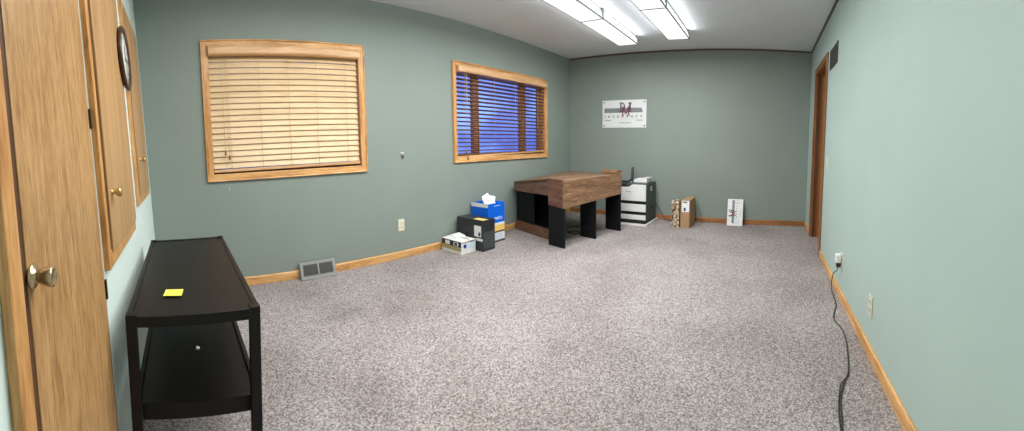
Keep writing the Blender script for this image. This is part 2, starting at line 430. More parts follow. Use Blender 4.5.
# ------------------------------------------------------------------ lamps: two rows of wrap-around fluorescent fixtures
def make_light(label, L=1.01, W=.265):
    z0, z1 = 2.335, ZC
    root = thing('ceiling_light', label, 'ceiling light', (0, 0, z1), 'fluorescent ceiling lights')
    # root sits on the ceiling at the middle of the fixture; built around the origin
    MB().box(-L/2+.004, L/2-.004, -W/2+.03, W/2-.03, z1-.03, z1).build('lamp_housing', 'steel_lamp', root)
    d = MB()
    d.hexa([(-L/2+.008, -W/2+.012, z0), (L/2-.008, -W/2+.012, z0), (L/2-.008, W/2-.012, z0), (-L/2+.008, W/2-.012, z0),
            (-L/2+.008, -W/2+.012, z0+.006), (L/2-.008, -W/2+.012, z0+.006), (L/2-.008, W/2-.012, z0+.006), (-L/2+.008, W/2-.012, z0+.006)])
    d.build('bottom_diffuser', 'diffuser', root)
    for s in (-1, 1):
        y0, y1 = s*(W/2-.004), s*(W/2-.012)
        k = MB(); k.hexa([(-L/2+.008, y0, z0+.008), (L/2-.008, y0, z0+.008), (L/2-.008, y1, z0+.008), (-L/2+.008, y1, z0+.008),
                          (-L/2+.008, s*(W/2-.024), z1-.03), (L/2-.008, s*(W/2-.024), z1-.03), (L/2-.008, s*(W/2-.034), z1-.03), (-L/2+.008, s*(W/2-.034), z1-.03)])
        k.build('side_lens', 'side_lens', root)
        MB().box(-L/2, L/2, min(y0, y1), max(y0, y1)+.0, z0-.0015, z0+.012).build('lens_edge', 'seam', root)
        x = s*(L/2-.004)
        MB().box(min(x-.004, x+.004), max(x-.004, x+.004), -W/2, W/2, z0-.002, z1).build('end_cap', 'seam', root)
    return root
LA = [(4.43-.505-1.01*k, 1.735) for k in range(4)]; LB = [(4.34-.505-1.01*k, 1.065) for k in range(4)]  # third and fourth of each row are unseen, added to light the near room
l0 = make_light('far end fluorescent light of the ceiling row nearer the windows')
labs = ['', 'second fluorescent light from the far end, in the ceiling row nearer the windows', 'added out-of-view third fluorescent light, in the ceiling row nearer the windows', 'added out-of-view fourth fluorescent light, in the ceiling row nearer the windows',
        'far end fluorescent light of the ceiling row nearer the right wall', 'second fluorescent light from the far end, in the row nearer the right wall', 'added out-of-view third fluorescent light, in the row nearer the right wall', 'added out-of-view fourth fluorescent light, in the row nearer the right wall']
for i, (x, y) in enumerate(LA+LB):
    if i == 0: l0.location = (x, y, ZC)
    elif True:
        c = copy_thing(l0, (x, y, ZC)); c['label'] = labs[i]

def tube_light(x, y, z, sx, sy, rot, power, col):
    d = bpy.data.lights.new('fluorescent_tubes', 'AREA'); d.shape = 'RECTANGLE'; d.size = sx; d.size_y = sy; d.energy = power; d.color = col
    o = bpy.data.objects.new('fluorescent_tubes', d); COL.objects.link(o); o.location = (x, y, z); o.rotation_euler = rot
for x, y in LA+LB:
    tube_light(x, y, 2.331, .98, .22, (0, 0, 0), 15, (1, .99, .975))
    for s in (-1, 1):
        tube_light(x, y+s*.136, 2.385, .98, .07, (s*math.radians(118), 0, 0), 1.1, (.93, .97, 1))

# ------------------------------------------------------------------ oak door in the cupboard wall, with casing, knob and hinges
def face_knob(m, y, z, o, prof, seg=24):
    m.lathe(leanpt(y, z, o), (1, 0, LEAN), prof, seg); return m
d1 = struct_empty('door_1', leanpt(.82, 0, 0))
leaf = MB(leanpt).box(.570, 1.118, .008, 2.022, -.04, -.001).build('door_leaf', 'oak_v', d1, bevel=.002)
st = MB(leanpt); st.box(.5095, .569, 0, 2.03, -.06, -.004).box(.569, .60, 0, 2.03, -.06, -.042)
st.build('shaded_door_stop', 'reveal', d1)  # dark strip carries the shade of the gap beside the leaf
ca = MB(leanpt); ca.box(.464, .510, 0, 2.09, 0, .02).box(.510, 1.125, 2.03, 2.09, 0, .02)
ca.build('door_casing', 'oak_frame', d1, bevel=.004)
MB(leanpt).box(1.1185, 1.1255, 0, 2.03, -.05, -.0005).build('door_jamb', 'jamb_white', d1)
kn = face_knob(MB(), .585, .918, -.001, [(.0, .0), (.0215, .0), (.0225, .003), (.019, .007), (.010, .009), (.0095, .012), (.013, .018), (.0165, .028), (.0175, .036), (.017, .040), (.0135, .042), (.012, .0405), (.0, .040)], 28)
kn.build('door_knob', 'satin', d1)
for z in (1.24, .71, .22):
    MB(leanpt).box(1.114, 1.127, z-.03, z+.03, -.002, .005).build('hinge', 'hinge', d1, bevel=.001)

def cupboard(label, y0, y1, z0, z1, wl, wb, wr, knob, hinges, gap=.022, t=.02):
    root = thing('wall_cupboard', label, 'cupboard', leanpt((y0+y1)/2, z0, 0), 'oak wall cupboards')
    f = MB(leanpt)
    f.box(y0, y0+wl, z0, z1, 0, t).box(y0+wl, y1, z0, z0+wb, 0, t).box(y0+wl, y1, z1-wb, z1, 0, t)
    if wr: f.box(y1-wr, y1, z0+wb, z1-wb, 0, t)
    f.build('frame', 'oak_frame', root, bevel=.003)
    MB(leanpt).box(y0+wl, y1-wr, z0+wb, z1-wb, 0, .006).build('recess', 'reveal', root)  # dark sheet with the gap's shade in its colour
    dr = MB(leanpt).box(y0+wl+gap, y1-.002, z0+wb*.8, z1-wb*.6, .008, t+.006).build('cupboard_door', 'cab', root, bevel=.003)
    face_knob(MB(), knob[0], knob[1], t+.004, [(0, 0), (.011, 0), (.012, .003), (.006, .006), (.0055, .014), (.013, .02), (.0165, .028), (.014, .034), (.006, .037), (0, .0372)], 20).build('knob', 'brass', dr)
    for z in hinges:
        MB(leanpt).box(y1-.004, y1+.014, z-.03, z+.03, .0, t+.004).build('hinge', 'hinge', dr, bevel=.002)
    return root
cupboard('large oak wall cupboard right beside the oak door, round brass knob low on its door', 1.128, 1.80, .765, 2.16, .036, .055, .012, (1.235, 1.0), (1.86, 1.36, .92), gap=.018)
cupboard('smaller oak wall cupboard in the corner beside the window wall, partly behind the clock', 2.045, 2.74, .845, 2.01, .075, .05, .012, (2.25, 1.10), (1.28,), gap=.014, t=.016)

# round wall clock between the cupboards
ck = thing('wall_clock', 'round wall clock with dark wooden rim between the two cupboards', 'clock', leanpt(1.835, 1.60, .03))
ax = Vector((1, 0, LEAN)); co = leanpt(1.835, 1.60, .0275)
rim = MB()
rim.lathe(co, ax, [(.0, .0), (.145, .0), (.156, .006), (.156, .016), (.148, .022), (.128, .017), (.125, .010), (.0, .009)], 40)
rim.build('clock_rim', 'clock_rim', ck)
MB().lathe(co, ax, [(0, .0095), (.124, .0095), (.124, .0115), (0, .0118)], 40).build('clock_face', 'clock_face', ck)
clk = lambda y, z, o: leanpt(1.835+y, 1.60+z, .0275+o)
MB(clk).box(-.004, .004, -.01, .065, .013, .0145).build('clock_hand', 'black', ck)
MB(clk).box(-.004, .085, -.003, .003, .0148, .016).build('clock_hand', 'black', ck)
for k in range(12):
    a = 2*PI*k/12; cc, ss = math.cos(a), math.sin(a)
    tk = MB(clk); tk.hexa([(r*cc-t*ss, r*ss+t*cc, o) for o in (.012, .0126) for (r, t) in ((.098, -.003), (.115, -.003), (.115, .003), (.098, .003))])
    tk.build('hour_mark', 'black', ck)

# ------------------------------------------------------------------ black table
tx0, tx1, ty0, ty1, tz = -.195, .216, 1.10, 2.125, .632
tb = thing('side_table', 'black two-tier table standing along the cupboard wall in the near corner', 'table', ((tx0+tx1)/2, (ty0+ty1)/2, 0))
LG = .032
m = MB(); m.box(tx0+.004, tx1-.004, ty0+.004, ty1-.004, tz-.02, tz-.004)
m.build('tabletop', 'black_table', tb, bevel=.003)
ap = MB()
ap.box(tx0+LG, tx1-LG, ty0, ty0+.018, tz-.034, tz).box(tx0+LG, tx1-LG, ty1-.018, ty1, tz-.034, tz)
ap.box(tx0, tx0+.018, ty0+LG, ty1-LG, tz-.034, tz).box(tx1-.018, tx1, ty0+LG, ty1-LG, tz-.034, tz)
ap.build('apron', 'black_table', tb, bevel=.002)
for (x, y) in ((tx0, ty0), (tx1-LG, ty0), (tx0, ty1-LG), (tx1-LG, ty1-LG)):
    k = -.02 if x > 0 else .0
    MB().hexa([(x+k, y, 0), (x+LG+k, y, 0), (x+LG+k, y+LG, 0), (x+k, y+LG, 0), (x, y, tz+.004), (x+LG, y, tz+.004), (x+LG, y+LG, tz+.004), (x, y+LG, tz+.004)]).build('leg', 'black_metal', tb, bevel=.002)
sz = .335
sh = MB(); sh.box(tx0+.012, tx1-.012, ty0+.05, ty1-.05, sz-.018, sz); sh.build('shelf', 'black_table', tb, bevel=.003)
lip = MB(); lip.box(tx0+.012, tx1-.012, ty0+.034, ty0+.05, sz-.045, sz+.008).box(tx0+.012, tx1-.012, ty1-.05, ty1-.034, sz-.045, sz+.008)
lip.box(tx1-.022, tx1-.006, ty0+.05, ty1-.05, sz-.03, sz+.012).box(tx0+.006, tx0+.022, ty0+.05, ty1-.05, sz-.03, sz+.012)
lip.build('shelf_rail', 'black_table', tb, bevel=.002)
# sticky note on the top, scrap of paper on the shelf
nt_ = MB()
a = math.radians(-6); ca_, sa_ = math.cos(a), math.sin(a)
def npt(u, v, z): return (-.052+u*ca_-v*sa_, 1.292+u*sa_+v*ca_, tz-.004+z)
for i in range(4):
    v0, v1 = -.036+i*.018, -.018+i*.018
    zf = lambda v: .0012+max(0, (-v))**2*3.
    nt_.hexa([npt(-.032, v0, zf(v0)), npt(.032, v0, zf(v0)), npt(.032, v1, zf(v1)), npt(-.032, v1, zf(v1)), npt(-.032, v0, zf(v0)+.0008), npt(.032, v0, zf(v0)+.0008), npt(.032, v1, zf(v1)+.0008), npt(-.032, v1, zf(v1)+.0008)])
tag(nt_.build('sticky_note', 'note'), 'yellow sticky note lying on top of the black table', 'note')
sc_ = MB().hexa([(.016, 1.46, sz+.0005), (.030, 1.455, sz+.0005), (.033, 1.475, sz+.0005), (.020, 1.482, sz+.0005), (.018, 1.46, sz+.004), (.028, 1.458, sz+.006), (.031, 1.472, sz+.003), (.022, 1.478, sz+.005)])
tag(sc_.build('paper_scrap', 'paper'), 'tiny white paper scrap on the lower shelf of the black table', 'paper scrap')

# ------------------------------------------------------------------ desk with deep walnut front and black panel legs
PX, PY = 3.29, 1.983
ang = math.radians(-12)
U = Vector((math.cos(ang), math.sin(ang), 0)); V = Vector((-math.sin(ang), math.cos(ang), 0)); P0 = Vector((PX, PY, 0))
def dk(s, t, z): p = P0+U*s+V*t; return (p.x, p.y, z)
dkr = thing('office_desk', 'wood grain corner desk with deep front and black panel legs below the far window', 'desk', (3.9, 2.4, 0))
LB_ = 1.06; DB = .235
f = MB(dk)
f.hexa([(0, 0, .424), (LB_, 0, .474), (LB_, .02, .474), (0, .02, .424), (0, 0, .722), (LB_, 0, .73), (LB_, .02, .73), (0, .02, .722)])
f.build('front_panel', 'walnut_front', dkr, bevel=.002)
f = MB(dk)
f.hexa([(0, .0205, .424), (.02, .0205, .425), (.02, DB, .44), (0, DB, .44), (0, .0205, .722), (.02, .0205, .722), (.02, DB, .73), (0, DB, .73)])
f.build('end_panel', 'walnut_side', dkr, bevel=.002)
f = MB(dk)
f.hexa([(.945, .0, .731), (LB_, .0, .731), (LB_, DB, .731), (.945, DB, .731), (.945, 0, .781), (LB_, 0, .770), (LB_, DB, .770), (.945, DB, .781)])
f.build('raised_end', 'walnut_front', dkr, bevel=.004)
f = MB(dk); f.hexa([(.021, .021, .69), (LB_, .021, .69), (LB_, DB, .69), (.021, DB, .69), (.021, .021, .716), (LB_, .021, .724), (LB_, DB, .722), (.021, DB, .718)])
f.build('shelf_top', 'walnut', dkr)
IL = Vector(dk(0, DB, 0)); IR = Vector(dk(LB_, DB, 0)); A_ = Vector((3.69, 2.965, 0)); B_ = Vector((4.72, 2.77, 0))
w = MB()
zs = {'IL': (.69, .716), 'IR': (.69, .712), 'A': (.594, .62), 'B': (.67, .697)}
w.hexa([(*IL.xy, zs['IL'][0]), (*IR.xy, zs['IR'][0]), (*B_.xy, zs['B'][0]), (*A_.xy, zs['A'][0]), (*IL.xy, zs['IL'][1]), (*IR.xy, zs['IR'][1]), (*B_.xy, zs['B'][1]), (*A_.xy, zs['A'][1])])
w.build('worktop', 'walnut', dkr)
def board(pa, pb, n, za, zb, name, mat, bevel=.002):
    """upright board from pa to pb, thickness vector n, (bottom, top) heights at both ends"""
    pa, pb, n = Vector(pa), Vector(pb), Vector(n)
    return MB().hexa([(pa.x, pa.y, za[0]), (pb.x, pb.y, zb[0]), (pb.x+n.x, pb.y+n.y, zb[0]), (pa.x+n.x, pa.y+n.y, za[0]),
                      (pa.x, pa.y, za[1]), (pb.x, pb.y, zb[1]), (pb.x+n.x, pb.y+n.y, zb[1]), (pa.x+n.x, pa.y+n.y, za[1])]).build(name, mat, dkr, bevel=bevel)
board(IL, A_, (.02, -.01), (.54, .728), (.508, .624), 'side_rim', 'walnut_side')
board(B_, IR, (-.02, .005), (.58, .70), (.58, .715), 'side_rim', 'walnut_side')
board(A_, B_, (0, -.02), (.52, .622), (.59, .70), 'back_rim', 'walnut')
for s in (0.004, .53, LB_-.026):
    l = MB(dk); zt = .424+.05*s/LB_+.02
    l.box(s, s+.022, .003, DB-.002, 0, zt+.01)
    l.build('leg', 'black_panel', dkr, bevel=.002)
# pedestal under the wall end: black side and back, shelf and wooden plinth
K0, K1 = Vector((3.735, 2.985, 0)), Vector((3.515, 2.32, 0))
board(K0, K1, (.02, -.006), (0, .122), (0, .122), 'plinth', 'walnut_side')
mid = K0.lerp(K1, .58)
board(K0+Vector((.005, -.02, 0)), mid, (.018, -.006), (.123, .51), (.123, .53), 'side_panel', 'black_panel')
board(K0+Vector((.03, -.03, 0)), Vector((4.45, 2.80, 0)), (0, .018), (.2, .52), (.2, .57), 'back_panel', 'black_panel')
e0 = K1+Vector((.025, 0, 0)); e1 = K0+Vector((.025, -.03, 0))
sv = MB().hexa([(*e0.xy, .09), (e0.x+.16, e0.y+.02, .09), (e1.x+.2, e1.y-.03, .09), (*e1.xy, .09), (*e0.xy, .11), (e0.x+.16, e0.y+.02, .11), (e1.x+.2, e1.y-.03, .11), (*e1.xy, .11)])
sv.build('base_shelf', 'black_panel', dkr)
iv = K1+Vector((.19, .02, 0))
board(iv, K0+Vector((.22, -.06, 0)), (.018, -.004), (.0, .50), (.0, .50), 'side_panel', 'black_panel')
# loose cable on the carpet under the desk
cb = [(3.73, 2.22), (3.80, 2.30), (3.93, 2.33), (4.03, 2.26), (3.98, 2.17), (3.90, 2.20), (3.96, 2.34), (4.12, 2.42), (4.26, 2.36), (4.34, 2.26), (4.48, 2.34), (4.66, 2.42), (4.85, 2.44)]
def smooth_path(pts, n=6):
    pts = [Vector(p) for p in pts]; out = []
    for i in range(len(pts)-1):
        p0, p1, p2, p3 = pts[max(i-1, 0)], pts[i], pts[i+1], pts[min(i+2, len(pts)-1)]
        for k in range(n):
            t = k/n
            out.append(.5*((2*p1)+(p2-p0)*t+(2*p0-5*p1+4*p2-p3)*t*t+(3*p1-p0-3*p2+p3)*t**3))
    out.append(pts[-1]); return out
tag(MB().tube(smooth_path([(x, y, .006) for x, y in cb]), .005, 6).build('desk_cable', 'black'), 'thin black cable looped on the carpet under the desk', 'cable')

# ------------------------------------------------------------------ cartons by the desk
# small opened carton
sb = thing('small_carton', 'small opened white and black carton on the floor, lowest of the boxes under the windows', 'box', (2.6, 2.84, 0), 'cartons under the windows')
x0, x1, y0, y1, hh = 2.495, 2.70, 2.69, 2.985, .126
m = MB(); m.box(x0, x1, y0, y0+.004, 0, hh).box(x0, x1, y1-.004, y1, 0, hh).box(x0, x0+.004, y0+.004, y1-.004, 0, hh).box(x1-.004, x1, y0+.004, y1-.004, 0, hh).box(x0+.004, x1-.004, y0+.004, y1-.004, 0, .004)
m.build('carton_body', 'box_white', sb)
m = MB()
m.hexa([(x0, y0, hh), (x0+.1, y0, hh), (x0+.1, y1, hh), (x0, y1, hh), (x0, y0, hh+.003), (x0+.1, y0+.01, hh+.012), (x0+.1, y1-.01, hh+.012), (x0, y1, hh+.003)])
m.build('flap', 'box_white', sb)
m = MB(); m.hexa([(x1-.09, y0, hh), (x1, y0, hh), (x1, y1, hh), (x1-.09, y1, hh), (x1-.09, y0+.01, hh+.016), (x1, y0, hh+.003), (x1, y1, hh+.003), (x1-.09, y1-.01, hh+.016)])
m.build('flap', 'box_white', sb)
m = MB(); m.hexa([(x0+.06, y1-.16, hh+.012), (x0+.16, y1-.19, hh+.014), (x0+.2, y1-.05, hh+.016), (x0+.1, y1-.03, hh+.014), (x0+.06, y1-.16, hh+.016), (x0+.16, y1-.19, hh+.03), (x0+.2, y1-.05, hh+.032), (x0+.1, y1-.03, hh+.02)])
m.build('torn_flap', 'paper', sb)
m = MB(); m.box(x0-.0015, x0, y0, y1, .072, hh); m.build('printed_band', 'box_black', sb)
m = MB(); m.box(x0-.0015, x0, y0, y1, .03, .0715); m.build('printed_band', 'box_olive', sb)
for (ya, yb_) in ((2.86, 2.93), (2.73, 2.80)): MB().box(x0-.003, x0-.0015, ya, yb_, .078, .118).build('printed_picture', 'box_white', sb)
m = MB(); m.box(x0-.0045, x0-.003, 2.745, 2.785, .083, .112); m.build('printed_picture', 'box_navy', sb)
m = MB(); m.box(x0+.002, x1, y0-.0015, y0, .045, hh-.018); m.build('printed_panel', 'sky_label', sb)
m = MB(); m.box(x0+.002, x1, y0-.002, y0, hh-.0175, hh-.004); m.build('printed_band', 'box_olive', sb)
m = MB(); m.lathe((x0+.052, y0-.0015, .078), (0, -1, 0), [(0, 0), (.021, 0), (.021, .0012), (0, .0013)], 20); m.build('printed_disc', 'box_navy', sb)
m = MB(); m.box(x0+.118, x0+.168, y0-.003, y0-.002, hh-.0165, hh-.0055); m.build('printed_tab', 'box_navy', sb)

# tall black carton
bb = thing('black_carton', 'tall black carton with white label standing between the small carton and the blue box', 'box', (2.81, 2.78, 0), 'cartons under the windows')
MB().box(2.715, 2.895, 2.592, 2.985, 0, .323).build('carton_body', 'box_black', bb, bevel=.003)
MB().box(2.7135, 2.715, 2.622, 2.72, .148, .262).build('white_label', 'box_white', bb)
MB().box(2.712, 2.7135, 2.632, 2.66, .158, .195).build('label_print', 'box_black', bb)
MB().box(2.7135, 2.715, 2.60, 2.70, .105, .132).build('white_label', 'box_white', bb)
MB().box(2.722, 2.80, 2.60, 2.74, .323, .3245).build('yellow_strip', 'box_yellow', bb)
MB().box(2.72, 2.89, 2.5905, 2.592, .03, .2).build('printed_panel', 'charcoal', bb)

# yellow and white carton with the blue open box on it
yc = thing('printed_carton', 'white and yellow printed carton standing on the floor under the open blue box', 'box', (3.07, 2.87, 0), 'cartons under the windows')
bx = (2.955, 3.235, 2.745, 3.0)
MB().box(bx[0], bx[1], bx[2], bx[3], .0, .22).build('carton_body', 'box_white', yc, bevel=.002)
MB().box(bx[0]+.003, bx[1]-.003, bx[2]-.0015, bx[2], .125, .195).build('yellow_band', 'box_yellow', yc)
MB().box(bx[0]+.003, bx[1]-.003, bx[2]-.002, bx[2], .11, .1245).build('dark_band', 'box_black', yc)
MB().box(bx[0]+.003, bx[1]-.003, bx[2]-.0015, bx[2], .0, .022).build('dark_band', 'charcoal', yc)
MB().box(bx[0]+.02, bx[1]-.05, bx[2]-.0015, bx[2], .04, .10).build('printed_panel', 'sky_label', yc)
bl = thing('blue_carton', 'bright blue open topped paper carton stacked on the white and yellow carton', 'box', (3.07, 2.87, .2205), 'cartons under the windows')
z0, z1 = .2205, .445
m = MB(); x0, x1, y0, y1 = bx
m.box(x0, x1, y0, y0+.005, z0, z1).box(x0, x1, y1-.005, y1, z0, z1).box(x0, x0+.005, y0+.005, y1-.005, z0, z1-.0).box(x1-.005, x1, y0+.005, y1-.005, z0, z1).box(x0+.005, x1-.005, y0+.005, y1-.005, z0, z0+.005)
m.build('carton_body', 'box_blue', bl)
MB().box(x0-.0015, x0, y0, y1, z1-.04, z1+.004).build('white_lip', 'box_white', bl)
for (a, b, zc) in ((3.06, 3.16, .41), (3.04, 3.14, .268), (3.09, 3.2, .258), (3.06, 3.19, .278)): MB().box(a, b, y0-.0015, y0, zc, zc+.006).build('printed_line', 'sky_label', bl)
# crumpled white sheet standing up out of the blue carton
bm = MB()
g = {}
nu, nv = 9, 9
for i in range(nu):
    for j in range(nv):
        u, v = i/(nu-1), j/(nv-1)
        x = x0+.07+u*.185+.06*max(0, v-.5)*(u+.25); y = y0+.06+v*.10+.02*math.sin(u*7+v*3)
        z = .229+(v/.3 if v < .3 else 1)*.19+max(0, v-.3)*.165*math.sin(PI*min(1, .34+u*.5))+.010*math.sin(u*9+v*5)*v
        g[i, j] = bm.bm.verts.new((x, y, z))
for i in range(nu-1):
    for j in range(nv-1):
        bm.bm.faces.new((g[i, j], g[i+1, j], g[i+1, j+1], g[i, j+1]))
o = bm.build('paper_sheet', 'paper')
sm = o.modifiers.new('thick', 'SOLIDIFY'); sm.thickness = .003
tag(o, 'crumpled white paper sheet sticking up out of the blue carton', 'paper')

# ------------------------------------------------------------------ printer on a white board
pb = MB().box(4.655, 5.19, 1.535, 2.0, 0, .03)
tag(pb.build('printer_board', 'box_white', bevel=.003), 'flat white board on the carpet under the printer', 'board')
pr = thing('laser_printer', 'large white and charcoal laser printer with two paper trays in the far corner', 'printer', (4.92, 1.77, .0305))
fx, bx_, yl, yr = 4.70, 5.16, 1.975, 1.562
MB().box(fx+.02, bx_, yr, yl, .0305, .545).build('printer_body', 'charcoal', pr, bevel=.008)
MB().box(fx-.03, bx_-.02, yr-.006, yl+.003, .0305, .062).build('printer_base', 'black', pr, bevel=.004)
def front(y0, y1, z0, z1, name, mat='white_plastic', d=.022, mi=0):
    return MB().box(fx-.002, fx+d-.002, y0, y1, z0, z1).build(name, mat, pr, bevel=.004)
front(yr+.004, yl-.004, .075, .142, 'paper_tray'); front(yr+.004, yl-.004, .185, .288, 'paper_tray')
# main front cover with the notch for the control panel
cv = MB().prism([(fx-.004, yr+.004, .332), (fx-.004, yr+.004, .553), (fx-.004, yr+.20, .553), (fx-.004, yr+.255, .515), (fx-.004, yl-.004, .515), (fx-.004, yl-.004, .332)], (.03, 0, 0))
cv.build('front_cover', 'white_plastic', pr, bevel=.003)
for za in (.143, .289):
    MB().prism([(fx+.004, yr+.01, za), (fx+.004, yl-.09, za), (fx+.004, yl-.05, za+.034), (fx+.004, yr+.01, za+.03)], (.02, 0, 0)).build('tray_recess', 'black', pr)
MB().box(fx-.0055, fx-.004, yl-.145, yl-.13, .45, .465).build('maker_mark', 'charcoal', pr)
MB().box(fx-.0055, fx-.004, yl-.20, yl-.155, .452, .457).build('maker_mark', 'seam', pr)
top = MB().prism([(fx+.03, yr+.001, .545), (fx+.03, yr+.001, .562), (fx+.16, yr+.001, .566), (bx_-.01, yr+.001, .566), (bx_-.01, yr+.001, .545)], (0, yl-yr-.002, 0))
top.build('top_cover', 'charcoal', pr, bevel=.003)
cp = MB().prism([(fx+.0, yl-.12, .52), (fx+.004, yl-.12, .548), (fx+.13, yl-.12, .592), (fx+.13, yl-.12, .5665), (fx+.03, yl-.12, .545)], (0, .115, 0))
cp.build('control_panel', 'black', pr, bevel=.003)
MB().box(fx+.2, fx+.26, yr-.0015, yr, .455, .515).build('side_sticker', 'paper', pr)
MB().box(fx+.22, fx+.24, yr-.003, yr-.0015, .47, .50).build('sticker_print', 'seam', pr)
MB().box(fx+.20, fx+.34, yr-.004, yr, .2, .222).build('side_handle', 'black', pr)
# handset in its stand and the white box on the printer
ph = thing('cordless_phone', 'slim dark cordless handset standing upright at the back of the printer', 'phone', (5.03, 1.885, .567))
MB().box(4.99, 5.07, 1.85, 1.92, .567, .592).build('charging_base', 'black', ph, bevel=.01)
hs = MB().prism([(5.02, 1.868, .59), (5.05, 1.868, .59), (5.068, 1.868, .765), (5.045, 1.868, .768), (5.03, 1.868, .70)], (0, .036, 0))
hs.build('handset', 'charcoal', ph, bevel=.006)
MB().hexa([(5.0285, 1.874, .66), (5.031, 1.874, .66), (5.031, 1.898, .66), (5.0285, 1.898, .66), (5.041, 1.874, .745), (5.044, 1.874, .745), (5.044, 1.898, .745), (5.041, 1.898, .745)]).build('screen', 'vent', ph)
cd = thing('desk_device', 'white plastic desk device with dark lens lying on top of the printer', 'device', (4.9, 1.7, .567))
MB().prism([(4.84, 1.835, .567), (4.84, 1.835, .578), (4.84, 1.76, .622), (4.84, 1.615, .632), (4.84, 1.60, .62), (4.84, 1.60, .567)], (.15, 0, 0)).build('device_body', 'white_plastic', cd, bevel=.006)
MB().lathe((4.84, 1.80, .583), (-1, 0, 0), [(0, 0), (.014, 0), (.013, .006), (.006, .008), (0, .008)], 16).build('lens', 'black', cd)
MB().box(4.85, 5.0, 1.575, 1.64, .632, .64).build('device_lid', 'white_plastic', cd, bevel=.002)
wr = MB().tube(smooth_path([(5.172, 1.62, .30), (5.19, 1.56, .22), (5.205, 1.50, .12), (5.198, 1.44, .03), (5.17, 1.40, .006), (5.14, 1.36, .006), (5.17, 1.31, .006)]), .004, 6)
tag(wr.build('printer_cable', 'black'), 'black power cable hanging down the wall behind the printer', 'cable')

# ------------------------------------------------------------------ floral box, cardboard box, and the signs
fb = thing('floral_box', 'slim box in brown and cream floral paper leaning beside the cardboard box', 'box', (4.84, 1.18, 0))
MB().box(4.775, 4.90, 1.118, 1.226, 0, .357).build('box_body', 'floral', fb, bevel=.003)
MB().box(4.776, 4.899, 1.113, 1.1178, 0, .34).build('box_edge', 'black', fb)
MB().box(4.7735, 4.775, 1.13, 1.155, .325, .345).build('white_tag', 'paper', fb)
kb = thing('cardboard_box', 'tall brown cardboard box with a white shipping label on its front', 'box', (4.96, 1.04, 0))
MB().box(4.765, 5.15, .978, 1.10, 0, .366).build('box_body', 'cardboard', kb, bevel=.003)
MB().hexa([(4.765, .978, .3665), (5.15, .978, .3665), (5.15, 1.04, .3665), (4.765, 1.04, .3665), (4.775, .98, .369), (5.14, .98, .369), (5.14, 1.03, .376), (4.775, 1.03, .376)]).build('flap', 'cardboard', kb)
MB().box(4.7635, 4.765, .982, 1.082, .215, .364).build('shipping_label', 'paper', kb)
MB().box(4.762, 4.7635, 1.03, 1.055, .228, .272).build('label_print', 'black', kb)
MB().box(4.762, 4.7635, 1.01, 1.07, .335, .355).build('label_print', 'seam', kb)
MB().box(4.766, 5.149, .9765, .978, .362, .366).build('tape', 'cardboard_edge', kb)

def text_mesh(body, size, depth):
    cu = bpy.data.curves.new('lettering', 'FONT'); cu.body = body; cu.size = size; cu.extrude = depth/2; cu.align_x = 'CENTER'; cu.align_y = 'CENTER'
    cu.offset = size*.018
    ob = bpy.data.objects.new('lettering', cu); COL.objects.link(ob)
    dg = bpy.context.evaluated_depsgraph_get(); dg.update()
    me = bpy.data.meshes.new_from_object(ob.evaluated_get(dg))
    bpy.data.objects.remove(ob); bpy.data.curves.remove(cu)
    return me

# monogram outlines in a 1 x 1 cell (slab-serif strokes)
def mono_D():
    r = [[(0, 0), (.34, 0), (.34, .1), (0, .1)], [(0, .9), (.34, .9), (.34, 1), (0, 1)], [(.09, .1), (.27, .1), (.27, .9), (.09, .9)]]
    n = 12; out = []; inn = []
    for k in range(n+1):
        a = -PI/2+PI*k/n
        out.append((.34+.42*math.cos(a), .5+.5*math.sin(a))); inn.append((.34+.25*math.cos(a), .5+.4*math.sin(a)))
    for k in range(n): r.append([out[k], out[k+1], inn[k+1], inn[k]])
    return r
def mono_M():
    return [[(.05, .08), (.19, .08), (.19, .92), (.05, .92)], [(.81, .08), (.97, .08), (.97, .92), (.81, .92)],
            [(-.03, 0), (.28, 0), (.28, .08), (-.03, .08)], [(.72, 0), (1.05, 0), (1.05, .08), (.72, .08)], [(-.03, .92), (.22, .92), (.22, 1), (-.03, 1)], [(.78, .92), (1.05, .92), (1.05, 1), (.78, 1)],
            [(.06, .92), (.23, .92), (.57, .16), (.45, .16)], [(.77, .92), (.94, .92), (.57, .16), (.45, .16)]]

